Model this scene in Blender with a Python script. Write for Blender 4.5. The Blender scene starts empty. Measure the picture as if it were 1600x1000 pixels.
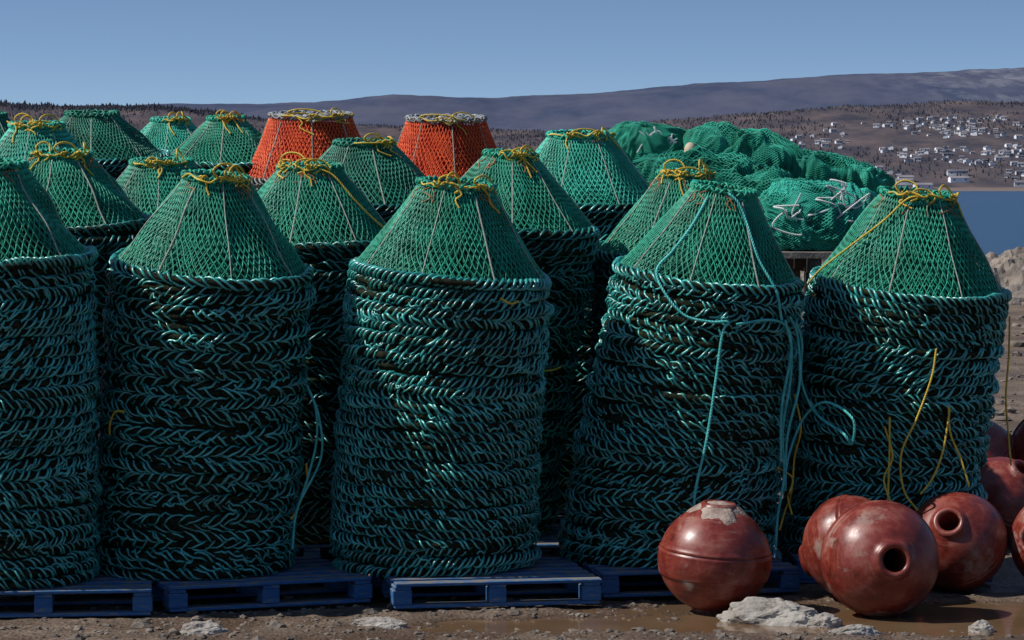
import bpy, math, random
import numpy as np
from mathutils import Vector, Matrix, Euler

sc = bpy.context.scene
sc.view_settings.view_transform = 'Standard'
sc.view_settings.look = 'None'
sc.view_settings.exposure = 0

# ------------------------------------------------------------------ helpers
def link(o, parent=None):
    sc.collection.objects.link(o)
    if parent is not None:
        o.parent = parent
    return o

def empty(name, loc=(0, 0, 0)):
    o = bpy.data.objects.new(name, None)
    o.empty_display_size = 0.2
    sc.collection.objects.link(o)
    return o

def mesh_obj(name, V, F, mat, parent=None, smooth=True):
    """F: (n,4) or (n,3) int array"""
    V = np.asarray(V, dtype=np.float32).reshape(-1, 3)
    F = np.asarray(F, dtype=np.int32)
    k = F.shape[1]
    me = bpy.data.meshes.new(name)
    me.vertices.add(len(V))
    me.vertices.foreach_set('co', V.ravel())
    me.loops.add(F.size)
    me.loops.foreach_set('vertex_index', F.ravel())
    me.polygons.add(len(F))
    me.polygons.foreach_set('loop_start', np.arange(0, F.size, k, dtype=np.int32))
    me.polygons.foreach_set('loop_total', np.full(len(F), k, dtype=np.int32))
    me.polygons.foreach_set('use_smooth', np.full(len(F), smooth, dtype=bool))
    me.update(calc_edges=True)
    me.validate()
    me.materials.append(mat)
    o = bpy.data.objects.new(name, me)
    return link(o, parent)

def norm(a):
    return a / np.maximum(np.linalg.norm(a, axis=-1, keepdims=True), 1e-9)

def tubes(P, ref, r, sides, closed=False):
    """P (N,K,3), ref (N,K,3) -> V,F quads"""
    N, K, _ = P.shape
    if closed:
        t = np.roll(P, -1, 1) - np.roll(P, 1, 1)
    else:
        t = np.gradient(P, axis=1)
    t = norm(t)
    n = norm(ref - (ref * t).sum(-1, keepdims=True) * t)
    b = np.cross(t, n)
    a = np.arange(sides) * 2 * np.pi / sides
    rr = np.broadcast_to(np.asarray(r, dtype=float).reshape(-1, 1, 1, 1) if np.ndim(r) == 1 else np.asarray(r, dtype=float), (N, K, 1, 1)) if np.ndim(r) < 2 else r[:, :, None, None]
    V = P[:, :, None, :] + rr * (np.cos(a)[None, None, :, None] * n[:, :, None, :] + np.sin(a)[None, None, :, None] * b[:, :, None, :])
    idx = np.arange(N * K * sides).reshape(N, K, sides)
    if closed:
        nx = np.roll(idx, -1, 1)
        cur = idx
    else:
        cur = idx[:, :-1]
        nx = idx[:, 1:]
    F = np.stack([cur, np.roll(cur, -1, 2), np.roll(nx, -1, 2), nx], -1).reshape(-1, 4)
    return V.reshape(-1, 3), F

class Acc:
    def __init__(s):
        s.V = []; s.F = []; s.n = 0
    def add(s, V, F):
        s.V.append(np.asarray(V).reshape(-1, 3)); s.F.append(np.asarray(F) + s.n); s.n += len(s.V[-1])
    def obj(s, name, mat, parent=None, smooth=True):
        return mesh_obj(name, np.concatenate(s.V), np.concatenate(s.F), mat, parent, smooth)

def hash2(ix, iy, seed):
    h = np.sin(ix * 127.1 + iy * 311.7 + seed * 74.7) * 43758.5453
    return h - np.floor(h)
def vnoise(x, y, seed=0):
    ix = np.floor(x); iy = np.floor(y); fx = x - ix; fy = y - iy
    fx = fx * fx * (3 - 2 * fx); fy = fy * fy * (3 - 2 * fy)
    a = hash2(ix, iy, seed); b = hash2(ix + 1, iy, seed); c = hash2(ix, iy + 1, seed); d = hash2(ix + 1, iy + 1, seed)
    return (a * (1 - fx) + b * fx) * (1 - fy) + (c * (1 - fx) + d * fx) * fy
def fbm(x, y, o=4, seed=0):
    s = 0; a = .5
    for i in range(o):
        s = s + a * (vnoise(x, y, seed + i * 3.3) - .5) * 2; x = x * 2.03; y = y * 2.03; a *= .5
    return s
def vnoise3(p, seed=0):
    z = p[..., 2]; iz = np.floor(z); fz = z - iz; fz = fz * fz * (3 - 2 * fz)
    return vnoise(p[..., 0] + iz * 17.13, p[..., 1] + iz * 5.77, seed) * (1 - fz) + vnoise(p[..., 0] + (iz + 1) * 17.13, p[..., 1] + (iz + 1) * 5.77, seed) * fz

# ------------------------------------------------------------------ materials
def mat_basic(name, c1, c2=None, rough=.6, scale=8, spec=.5, bump=0, bscale=40, detail=4, c3=None, c3pos=.75, coords='Object', blotch=0):
    m = bpy.data.materials.new(name); m.use_nodes = True
    nt = m.node_tree; N = nt.nodes; L = nt.links
    b = N['Principled BSDF']
    b.inputs['Roughness'].default_value = rough
    b.inputs['Specular IOR Level'].default_value = spec
    tc = N.new('ShaderNodeTexCoord')
    if c2 is None:
        b.inputs['Base Color'].default_value = (*c1, 1)
    else:
        n = N.new('ShaderNodeTexNoise'); n.inputs['Scale'].default_value = scale; n.inputs['Detail'].default_value = detail
        L.new(tc.outputs[coords], n.inputs['Vector'])
        r = N.new('ShaderNodeValToRGB')
        r.color_ramp.elements[0].position = .35; r.color_ramp.elements[0].color = (*c1, 1)
        r.color_ramp.elements[1].position = .65; r.color_ramp.elements[1].color = (*c2, 1)
        if c3:
            e = r.color_ramp.elements.new(c3pos); e.color = (*c3, 1)
        L.new(n.outputs['Fac'], r.inputs['Fac'])
        out = r.outputs['Color']
        if blotch:
            nb = N.new('ShaderNodeTexNoise'); nb.inputs['Scale'].default_value = blotch; nb.inputs['Detail'].default_value = 3
            mp = N.new('ShaderNodeMapping'); mp.inputs['Scale'].default_value = (1, 1, 5)
            L.new(tc.outputs[coords], mp.inputs[0]); L.new(mp.outputs[0], nb.inputs['Vector'])
            rb = N.new('ShaderNodeValToRGB'); rb.color_ramp.elements[0].position = .38; rb.color_ramp.elements[0].color = (.6, .6, .56, 1)
            rb.color_ramp.elements[1].position = .56; rb.color_ramp.elements[1].color = (1, 1, 1, 1)
            L.new(nb.outputs['Fac'], rb.inputs['Fac'])
            mm = N.new('ShaderNodeMixRGB'); mm.blend_type = 'MULTIPLY'; mm.inputs[0].default_value = 1
            L.new(out, mm.inputs[1]); L.new(rb.outputs[0], mm.inputs[2]); out = mm.outputs[0]
        L.new(out, b.inputs['Base Color'])
    if bump:
        n2 = N.new('ShaderNodeTexNoise'); n2.inputs['Scale'].default_value = bscale; n2.inputs['Detail'].default_value = 5
        L.new(tc.outputs[coords], n2.inputs['Vector'])
        bp = N.new('ShaderNodeBump'); bp.inputs['Strength'].default_value = 1; bp.inputs['Distance'].default_value = bump
        L.new(n2.outputs['Fac'], bp.inputs['Height']); L.new(bp.outputs['Normal'], b.inputs['Normal'])
    return m

M_rope = mat_basic('teal_rope', (.012, .18, .165), (.06, .46, .42), rough=.32, scale=16, spec=1.0, blotch=1.6)
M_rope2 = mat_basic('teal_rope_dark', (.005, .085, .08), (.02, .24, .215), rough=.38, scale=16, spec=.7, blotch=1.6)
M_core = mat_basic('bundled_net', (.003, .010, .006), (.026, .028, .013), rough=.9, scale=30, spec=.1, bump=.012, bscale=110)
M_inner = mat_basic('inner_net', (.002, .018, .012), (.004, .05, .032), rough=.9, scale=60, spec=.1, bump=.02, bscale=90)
M_net = mat_basic('green_net', (.007, .19, .11), (.014, .32, .20), rough=.5, scale=6, spec=.4)
M_netb = mat_basic('green_net_bright', (.018, .30, .20), (.035, .45, .32), rough=.5, scale=6, spec=.4)
M_netd = mat_basic('green_net_dark', (.005, .13, .08), (.010, .22, .14), rough=.5, scale=6, spec=.4)
M_red = mat_basic('red_net', (.66, .065, .012), (.82, .12, .02), rough=.6, scale=8)
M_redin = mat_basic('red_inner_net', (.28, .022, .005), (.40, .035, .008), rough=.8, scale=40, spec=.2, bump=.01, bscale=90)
M_grey = mat_basic('grey_rope', (.12, .14, .14), (.34, .36, .36), rough=.7, scale=30)
M_yel = mat_basic('yellow_rope', (.50, .33, .02), (.66, .46, .05), rough=.5, scale=20)
M_aqua = mat_basic('aqua_rope', (.04, .36, .33), (.10, .54, .50), rough=.45, scale=15)
M_white = mat_basic('white_rope', (.45, .5, .48), (.65, .68, .66), rough=.6, scale=15)
M_rod = mat_basic('seam_twine', (.20, .23, .18), (.36, .38, .32), rough=.6, scale=60)
M_orange = mat_basic('orange_twine', (.30, .09, .02), (.40, .14, .03), rough=.7, scale=40)
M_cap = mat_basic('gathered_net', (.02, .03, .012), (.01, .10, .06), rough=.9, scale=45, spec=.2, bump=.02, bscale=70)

# ------------------------------------------------------------------ twisted rope
def catmull(pts, per=14):
    p = np.array(pts, dtype=float)
    p = np.vstack([2 * p[0] - p[1], p, 2 * p[-1] - p[-2]])
    out = []
    for i in range(1, len(p) - 2):
        t = np.linspace(0, 1, per, endpoint=False)[:, None]
        a, b, c, d = p[i - 1], p[i], p[i + 1], p[i + 2]
        out.append(.5 * ((2 * b) + (-a + c) * t + (2 * a - 5 * b + 4 * c - d) * t ** 2 + (-a + 3 * b - 3 * c + d) * t ** 3))
    out.append(p[-2][None])
    return np.vstack(out)

def rope_add(acc, pts, R=.007, twist=True):
    c = catmull(pts)
    seg = np.linalg.norm(np.diff(c, axis=0), axis=1); s = np.concatenate([[0], np.cumsum(seg)])
    n = max(8, int(s[-1] / (.007 if twist else .015)))
    ss = np.linspace(0, s[-1], n)
    c = np.stack([np.interp(ss, s, c[:, k]) for k in range(3)], 1)
    t = norm(np.gradient(c, axis=0))
    nn = np.zeros_like(c); v = np.cross(t[0], [0.3, .5, .8]); v /= np.linalg.norm(v)
    for i in range(n):
        v = v - v.dot(t[i]) * t[i]; v /= max(np.linalg.norm(v), 1e-6); nn[i] = v
    bb = np.cross(t, nn)
    if not twist:
        V, F = tubes(c[None], nn[None], R, 6); acc.add(V, F); return
    Ps = []
    for k in range(3):
        w = ss / (R * 7) * 2 * np.pi + k * 2 * np.pi / 3
        Ps.append(c + R * .5 * (np.cos(w)[:, None] * nn + np.sin(w)[:, None] * bb))
    P = np.array(Ps)
    V, F = tubes(P, np.repeat(nn[None], 3, 0), R * .58, 5)
    acc.add(V, F)

# ------------------------------------------------------------------ crab pot stacks
PITCH = .056
class Stack:
    pass

def per_noise(rng, u, amp, freqs):
    s = np.zeros_like(u)
    for f in freqs:
        s += rng.normal() * np.sin(f * u + rng.uniform(0, 6.28))
    return s * amp / math.sqrt(len(freqs))

def rot_mat(pitch, roll):
    return np.array(Euler((pitch, roll, 0), 'XYZ').to_matrix())

def crab_pot_stack(bx, by, tx, ty, zr, za, Rb=.585, Rt=.585, rt=.2, pitch=5, roll=0, turns=20, strands=3,
                   hi=True, seed=0, net=None, rope=None, inner=None, herring=.3, z0=.185, ties=2, tie_side=0, n_layers=3,
                   ringcol=None, yrad=.0065, rows=16, NN=76):
    rng = np.random.default_rng(seed)
    Rb -= .014; Rt -= .014
    net = net or M_net; rope = rope or M_rope; inner = inner or M_inner
    root = empty('crab_pot_stack')
    S = Stack(); S.root = root; S.__dict__.update(dict(bx=bx, by=by, tx=tx, ty=ty, zr=zr, za=za, Rb=Rb, Rt=Rt, z0=z0))
    n = int(round((zr - z0) / PITCH)) + 1
    def centre(f):
        g = .75 * f + .25 * f * f
        return np.array([bx + (tx - bx) * g, by + (ty - by) * g, z0 + (zr - z0) * f])
    S.centre = centre
    def frame(f):
        return rot_mat(math.radians(pitch) * f ** 1.3, math.radians(roll) * f ** 1.3)
    S.frame = frame
    seg_turn = 10 if hi else 8
    sides = 6 if hi else 4
    A = Acc(); C = Acc(); T = Acc()
    sign = 1 if rng.random() < .5 else -1
    body = []
    for i in range(n):
        f = i / (n - 1)
        R = Rb + (Rt - Rb) * f + rng.normal() * .006
        c = centre(f) + np.array([rng.normal() * .009, rng.normal() * .008, rng.normal() * .004])
        M = frame(f)
        M = rot_mat(rng.normal() * .012, rng.normal() * .012) @ M
        if rng.random() < herring: sign = -sign
        tn = turns + int(rng.integers(-3, 4))
        K = tn * seg_turn
        u = np.arange(K) * 2 * np.pi / K + rng.uniform(0, 6.28)
        er = np.stack([np.cos(u), np.sin(u), np.zeros(K)], 1); ez = np.array([0, 0, 1.])
        Rn = R + per_noise(rng, u, .008, [2, 3, 5, 7, 12])
        zz = per_noise(rng, u, .008, [2, 3, 4, 6, 9, 13])
        core = er * Rn[:, None] + zz[:, None] * ez
        Ps = []; refs = []; rads = []
        top = i == n - 1
        for s in range(strands):
            w = sign * tn * (u) + s * 2 * np.pi / strands + per_noise(rng, u, .7 if not top else .3, [4, 9, 14, 22, 31])
            a = .0255 * (1 + per_noise(rng, u, .24 if not top else .1, [7, 13, 21, 31, 44, 57]))
            off = a[:, None] * (np.cos(w)[:, None] * er * .95 + np.sin(w)[:, None] * ez * 1.12)
            p = core + off
            Ps.append(p @ M.T + c); refs.append(norm(off) @ M.T)
            rads.append(np.full(K, (.0068 if not top else .0084) * rng.uniform(.8, 1.12)) * (1 + per_noise(rng, u, .12, [17, 29, 43])))
        V, F = tubes(np.array(Ps), np.array(refs), np.array(rads), sides, closed=True)
        (T if (i == n - 1 and ringcol) else A).add(V, F)
        K2 = 72; u2 = np.arange(K2) * 2 * np.pi / K2
        er2 = np.stack([np.cos(u2), np.sin(u2), np.zeros(K2)], 1)
        rr = .0205 + per_noise(rng, u2, .003, [9, 15, 24])
        P2 = (er2 * R) @ M.T + c
        V, F = tubes(P2[None], (er2 @ M.T)[None], rr[None], 6, closed=True)
        C.add(V, F)
        body.append((er2 * (R - .012)) @ M.T + c)
    # loose bights of rope that have slipped out of the wrap
    if hi:
        for k in range(240):
            f = rng.uniform(.01, .97); a = rng.uniform(0, 6.28); Rr = Rb + (Rt - Rb) * f + .028
            da = rng.uniform(.05, .13) * (1 if rng.random() < .5 else -1); sl = rng.uniform(.3, 1.2) * PITCH
            M = frame(f); c = centre(f); pp = []
            for q in np.linspace(0, 1, 7):
                r_ = Rr + .018 * math.sin(math.pi * q) - .012; aa = a + da * q
                pp.append(np.array([r_ * math.cos(aa), r_ * math.sin(aa), sl * (q - .5) + .012 * math.sin(q * 6.28)]) @ M.T + c)
            pp = np.array(pp); V, F = tubes(pp[None], np.repeat(np.array([[[0, 0, 1.]]]), 7, 1), .0062, 5); A.add(V, F)
    A.obj('rope_wrapped_rings', rope, root)
    if ringcol: T.obj('top_ring', ringcol, root)
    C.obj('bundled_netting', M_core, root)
    # inner dark wall
    B = np.array(body); n_, k_, _ = B.shape
    idx = np.arange(n_ * k_).reshape(n_, k_)
    F = np.stack([idx[:-1], np.roll(idx[:-1], -1, 1), np.roll(idx[1:], -1, 1), idx[1:]], -1).reshape(-1, 4)
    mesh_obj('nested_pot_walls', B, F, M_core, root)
    # ---- top cone
    M = frame(1.); c = centre(1.); H = (za - zr) / max(.9, math.cos(math.radians(pitch)))
    nr = 8; ph = rng.uniform(0, 6.28)
    dents = (rng.normal() * .016, rng.uniform(0, 6.28), rng.normal() * .010, rng.uniform(0, 6.28))
    def surf(u, t, shrink=0.):
        r = Rt + (rt - Rt) * t - .004 * np.sin(np.pi * t) - .016 * np.sin(np.pi * t) * (.5 - .5 * np.cos(nr * (u - ph)))
        r = r + np.sin(np.pi * t) * (dents[0] * np.sin(2 * u + dents[1]) + dents[2] * np.sin(5 * u + 7 * t + dents[3])) - shrink
        z = H * t
        return np.stack([r * np.cos(u), r * np.sin(u), z * np.ones_like(u)], -1)
    S.csurf = lambda ang, t, off=0.: (surf(np.array([math.radians(ang) - math.pi / 2]), np.array([t]), -off)[0] @ M.T + c)
    Nn = Acc()
    K = rows * (3 if hi else 2) + 1
    for l in range(n_layers):
        t = np.linspace(0, 1, K)
        for d in (1, -1):
            u0 = (np.arange(NN) * 2 * np.pi / NN)[:, None] + rng.uniform(0, .1)
            wob = .014 * np.sin(t[None] * 9 + u0 * 3 + rng.uniform(0, 6)) + .008 * np.sin(t[None] * 23 + u0 * 11)
            tt = t[None] * np.ones_like(u0)
            row = t * rows
            u = u0 + d * np.pi / NN * (row[None]) + wob
            P = surf(u, tt, l * .012 + .0025 * (d > 0))
            P[..., 2] -= l * PITCH * .8
            P[..., 2] += .008 * np.sin(np.pi * tt) * np.sin(u * 7 + 3 * l + dents[3])
            ref = np.stack([np.cos(u), np.sin(u), .6 * np.ones_like(u)], -1)
            rad = (.0036 + .0012 * np.cos(2 * np.pi * row)[None] * np.ones_like(u0))
            V, F = tubes(P @ M.T + c, ref @ M.T, rad, 4)
            Nn.add(V, F)
    Nn.obj('diamond_netting', net, root)
    # inner solid layers of nested netting
    K = 40; KU = 64
    t = np.linspace(-.25, 1.0, K)[:, None]; u = (np.arange(KU) * 2 * np.pi / KU)[None]
    tt = t + 0 * u; uu = u + 0 * t
    r = Rt + (rt - Rt) * tt - .02 * np.sin(np.pi * np.clip(tt, 0, 1)) - .055
    r = np.minimum(r, Rt - .045)
    P = np.stack([r * np.cos(uu), r * np.sin(uu), H * tt - .07], -1)
    P = np.concatenate([P, np.array([0, 0, H - .07]) + 0 * P[-1:]], 0)
    idx = np.arange((K + 1) * KU).reshape(K + 1, KU)
    F = np.stack([idx[:-1], np.roll(idx[:-1], -1, 1), np.roll(idx[1:], -1, 1), idx[1:]], -1).reshape(-1, 4)
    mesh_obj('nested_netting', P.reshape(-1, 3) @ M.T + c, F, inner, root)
    # frame rods / laced seams
    R_ = Acc()
    t = np.linspace(0, 1, 24)
    for k in range(nr):
        uk = ph + k * 2 * np.pi / nr + 0 * t
        P = surf(uk, t, -.003) @ M.T + c
        if k % 2 == 0:
            V, F = tubes(P[None], (np.stack([np.cos(uk), np.sin(uk), .5 + 0 * uk], -1) @ M.T)[None], .0036, 5)
            R_.add(V, F)
        else:
            rope_add(R_, P[::3], .0055)
    R_.obj('laced_seams', M_rod, root)
    # top rim: gathered net rolls
    Rm = Acc()
    K = 160; u = np.arange(K) * 2 * np.pi / K
    er = np.stack([np.cos(u), np.sin(u), 0 * u], 1); ez = np.array([0, 0, 1.])
    Ps = []; refs = []
    for s in range(4):
        w = (14 if s % 2 else -11) * u + s * 1.6 + per_noise(rng, u, .5, [3, 5, 8])
        a = .016 * (1 + per_noise(rng, u, .25, [5, 9, 15]))
        off = a[:, None] * (np.cos(w)[:, None] * er + np.sin(w)[:, None] * ez)
        Ps.append((er * rt + ez * H + off) @ M.T + c); refs.append(off @ M.T)
    V, F = tubes(np.array(Ps), np.array(refs), .0075, 5, closed=True); Rm.add(V, F)
    Rm.obj('top_rim', M_grey if net is M_red else net, root)
    # cap of gathered net
    KR = 10; rr = np.linspace(1, 0, KR)[:, None]; uu = u[None, ::2] + 0 * rr
    r = rt * rr + 0 * uu
    z = H - .012 + .02 * np.sin(uu * 13 + rr * 5) * rr + .012 * np.sin(uu * 5) * rr - .02 * (1 - rr)
    P = np.stack([r * np.cos(uu), r * np.sin(uu), z], -1)
    idx = np.arange(KR * uu.shape[1]).reshape(KR, -1)
    F = np.stack([idx[:-1], np.roll(idx[:-1], -1, 1), np.roll(idx[1:], -1, 1), idx[1:]], -1).reshape(-1, 4)
    mesh_obj('gathered_top', P.reshape(-1, 3) @ M.T + c, F, M_grey if net is M_red else M_cap, root)
    # yellow draw ropes
    Y = Acc()
    def loc(r, a, z):
        return np.array([r * math.cos(a), r * math.sin(a), H + z]) @ M.T + c
    for k in range(ties):
        a0 = math.radians(-90 + tie_side + rng.uniform(-50, 50))
        span = rng.uniform(.8, 2.0)
        pts = [loc(rt + .02 + rng.normal() * .008, a0 + span * q, .008 + rng.normal() * .012) for q in np.linspace(-.5, .5, 8)]
        rope_add(Y, pts, yrad)
        for b in range(int(rng.integers(1, 3))):
            aa = a0 + rng.uniform(-.5, .5); h = rng.uniform(.03, .10); wd = rng.uniform(.2, .75)
            pts = [loc(rt, aa, .0), loc(rt + .02, aa - wd * .4, h * .6), loc(rt - .01, aa, h), loc(rt - .03, aa + wd * .8, h * .8), loc(rt + .01, aa + wd * 1.1, .0), loc(rt + .03, aa + wd * .7, -.03)]
            rope_add(Y, pts, yrad)
        for b in range(2):
            aa = a0 + rng.uniform(-.12, .12)
            pts = [loc(rt + .02 + .016 * math.cos(q + b), aa + .08 * math.sin(q), .010 + .018 * math.sin(q * 1.3 + b)) for q in np.linspace(0, 6, 8)]
            rope_add(Y, pts, yrad)
        aa = a0 + rng.uniform(-.4, .4); ln = rng.uniform(.10, .30)
        deg = math.degrees(aa) + 90
        pts = [loc(rt + .01, aa, .01)] + [S.csurf(deg + rng.normal() * 5 + 12 * q, 1 - ln * q, .012) for q in (.3, .6, 1.)]
        rope_add(Y, pts, yrad * .9)
    if ties: Y.obj('yellow_draw_rope', M_yel, root)
    if hi and net is not M_red:
        O = Acc()
        for k in range(5):
            a0 = rng.uniform(-80, 80); pts = [S.csurf(a0 + rng.normal() * 8, .97 - .05 * q + rng.normal() * .01, .008) for q in range(4)]
            rope_add(O, pts, .0028, twist=False)
        O.obj('orange_twine', M_orange, root)
    return S

def on_body(S, ang, z, off=.045):
    f = (z - S.z0) / (S.zr - S.z0)
    c = S.centre(f); R = S.Rb + (S.Rt - S.Rb) * f + off
    a = math.radians(ang)
    return np.array([R * math.sin(a), -R * math.cos(a), 0]) @ S.frame(f).T + c

# front row
s1 = crab_pot_stack(-2.97, 17.15, -2.97, 17.08, 2.00, 2.52, seed=1, turns=30, pitch=4, roll=0, herring=.2, ties=0, rt=.21)
s2 = crab_pot_stack(-1.87, 17.60, -1.75, 17.50, 1.93, 2.45, seed=2, turns=19, pitch=7, roll=4, herring=.7, rt=.18, tie_side=10, Rt=.575)
s3 = crab_pot_stack(-.468, 17.75, -.366, 17.66, 1.89, 2.41, seed=3, turns=30, pitch=5.5, roll=4.5, herring=.10, rt=.215, tie_side=10, Rb=.60)
s4 = crab_pot_stack(.93, 18.20, 1.20, 18.10, 1.86, 2.385, seed=4, turns=22, pitch=6, roll=8, herring=.3, rt=.185, Rb=.64, Rt=.565, ties=0)
s5 = crab_pot_stack(2.26, 18.60, 2.44, 18.50, 1.78, 2.35, seed=5, turns=27, pitch=5, roll=5, herring=.2, rt=.22, Rb=.61, Rt=.60, tie_side=10)
# second row
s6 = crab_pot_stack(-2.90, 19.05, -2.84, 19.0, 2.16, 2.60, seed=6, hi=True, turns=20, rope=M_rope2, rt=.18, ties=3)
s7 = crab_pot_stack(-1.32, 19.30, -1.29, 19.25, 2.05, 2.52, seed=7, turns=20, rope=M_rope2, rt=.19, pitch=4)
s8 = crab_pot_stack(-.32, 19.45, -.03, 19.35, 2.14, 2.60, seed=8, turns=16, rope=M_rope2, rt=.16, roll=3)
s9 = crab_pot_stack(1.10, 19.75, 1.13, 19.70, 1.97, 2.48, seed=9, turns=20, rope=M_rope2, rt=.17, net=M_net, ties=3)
# third row
crab_pot_stack(-3.40, 21.5, -3.38, 21.5, 2.36, 2.83, seed=10, hi=False, net=M_netb, rt=.18)
crab_pot_stack(-2.35, 20.5, -2.38, 20.5, 2.12, 2.56, seed=11, hi=False, net=M_net, rt=.2, rope=M_rope2)
crab_pot_stack(-1.03, 21.0, -1.03, 21.0, 2.29, 2.70, seed=12, hi=False, net=M_netd, rt=.2, rope=M_rope2)
crab_pot_stack(.46, 21.3, .48, 21.3, 2.30, 2.76, seed=13, hi=False, net=M_netb, rt=.22, ties=2)
# fourth row
crab_pot_stack(-3.34, 24.0, -3.34, 24.0, 2.63, 2.97, seed=14, hi=False, net=M_netd, rt=.2, ties=0)
crab_pot_stack(-4.12, 23.6, -4.10, 23.6, 2.45, 2.95, seed=15, hi=False, net=M_netd, rt=.14, ties=1)
crab_pot_stack(-2.86, 25.3, -2.86, 25.3, 2.58, 2.95, seed=16, hi=False, net=M_netb, rt=.15, Rt=.56)
crab_pot_stack(-2.30, 24.3, -2.30, 24.3, 2.58, 2.94, seed=17, hi=False, net=M_net, rt=.14, Rt=.54)
crab_pot_stack(-1.60, 24.0, -1.60, 24.0, 2.48, 2.96, seed=18, hi=False, net=M_red, inner=M_redin, rt=.32, Rt=.56, rope=M_rope2, ringcol=M_grey)
crab_pot_stack(-.56, 25.6, -.56, 25.6, 2.42, 2.97, seed=19, hi=False, net=M_red, inner=M_redin, rt=.33, Rt=.57, rope=M_rope2, ringcol=M_grey, ties=1)

# ------------------------------------------------------------------ loose ropes
def loose(name, lists, R, mat):
    a = Acc()
    for l in lists: rope_add(a, l, R)
    a.obj(name, mat)
B = on_body
loose('loose_aqua_rope', [
    [s4.csurf(-28, .92, .01), s4.csurf(-32, .6, .012), s4.csurf(-38, .3, .015), s4.csurf(-40, .08, .03), B(s4, -30, 1.80), B(s4, -15, 1.68), B(s4, 0, 1.66), B(s4, 10, 1.67, .05), B(s4, 8, 1.60), B(s4, 9, 1.3), B(s4, 9, .95, .06), B(s4, 7, .62, .07), B(s4, 9, .45, .08)],
    [s4.csurf(14, .95, .01), s4.csurf(5, .99, .02), s4.csurf(20, .9, .02), s4.csurf(28, .7, .01), s4.csurf(33, .35, .012), s4.csurf(40, .03, .02), B(s4, 45, 1.70)],
    [B(s4, 15, 1.66), B(s4, 35, 1.70), B(s4, 50, 1.66), B(s4, 56, 1.55, .06), B(s4, 58, 1.3, .08), B(s4, 57, 1.0, .08), B(s4, 62, .7, .1), B(s4, 60, .45, .1), B(s4, 58, .25, .12)],
    [B(s4, 52, 1.72), B(s4, 60, 1.6, .07), B(s4, 62, 1.3, .12), B(s4, 60, .95, .1), B(s4, 66, .6, .1)],
    [B(s4, 60, 1.68), B(s4, 66, 1.55, .08), B(s4, 70, 1.3, .1), B(s4, 75, 1.1, .2), B(s4, 60, 1.02, .45), B(s4, 62, .95, .5), B(s4, 60, 1.12, .5), B(s4, 63, 1.2, .3), B(s4, 70, 1.08, .15), B(s4, 66, .85, .1), B(s4, 62, .6, .1)],
    [B(s4, 48, 1.70), B(s4, 54, 1.5, .08), B(s4, 53, 1.15, .08), B(s4, 58, .8, .09)],
], .0082, M_aqua)
loose('loose_aqua_rope', [
    [B(s2, 84, 1.25, .05), B(s2, 78, 1.15, .12), B(s2, 78, .95, .14), B(s2, 74, .75, .12), B(s2, 68, .5, .08), B(s2, 66, .3, .08)],
    [B(s2, 80, 1.27, .06), B(s2, 74, 1.1, .16), B(s2, 76, .85, .18), B(s2, 70, .6, .1)],
], .007, M_aqua)
loose('loose_yellow_rope', [
    [s5.csurf(5, 1., .02), s5.csurf(-20, .98, .04), s5.csurf(-42, .72, .04), s5.csurf(-62, .4, .05), s5.csurf(-74, .12, .06), B(s5, -80, 1.74, .06)],
    [B(s5, 12, 1.48, .05), B(s5, 11, 1.3, .07), B(s5, 6, 1.05, .08), B(s5, 0, .82, .10), B(s5, 3, .6, .12), B(s5, 9, .48, .2)],
    [B(s5, 24, 1.12, .05), B(s5, 26, .95, .07), B(s5, 31, .8, .12), B(s5, 33, .62, .2)],
    [B(s5, 25, 1.10, .05), B(s5, 22, .85, .09), B(s5, 17, .68, .12), B(s5, 10, .58, .18)],
    [B(s5, -8, 1.04, .05), B(s5, -6, .85, .07), B(s5, -5, .7, .1), B(s5, -4, .52, .14)],
    [B(s5, -10, .98, .05), B(s5, -4, .8, .08), B(s5, -7, .66, .1), B(s5, -2, .5, .16)],
    [B(s5, 78, 1.66, .05), B(s5, 80, 1.4, .08), B(s5, 74, 1.15, .1), B(s5, 82, .9, .14), B(s5, 80, .7, .18)],
], .0065, M_yel)
loose('loose_yellow_rope', [
    [s7.csurf(20, 1., .02), s7.csurf(40, .9, .03), s7.csurf(52, .6, .03), s7.csurf(62, .3, .03), s7.csurf(70, .05, .05)],
    [B(s2, -52, .98), B(s2, -50, 1.05, .06), B(s2, -46, 1.12, .06), B(s2, -40, 1.13)],
    [B(s2, 80, .8, .08), B(s2, 76, .68, .1), B(s2, 70, .52, .07), B(s2, 66, .48, .06)],
    [B(s8, 35, 1.26), B(s8, 44, 1.27, .07), B(s8, 52, 1.28)],
    [B(s3, 30, 1.83), B(s3, 36, 1.80, .06), B(s3, 42, 1.81)],
    [B(s4, 62, .75, .05), B(s4, 70, .68, .12), B(s4, 64, .6, .14), B(s4, 72, .55, .1), B(s4, 66, .45, .16), B(s4, 74, .5, .1), B(s4, 64, .35, .1)],
    [B(s4, 80, 1.2, .05), B(s4, 76, 1.0, .12), B(s4, 80, .8, .1), B(s4, 72, .65, .12), B(s4, 80, .5, .1)],
], .0065, M_yel)

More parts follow.
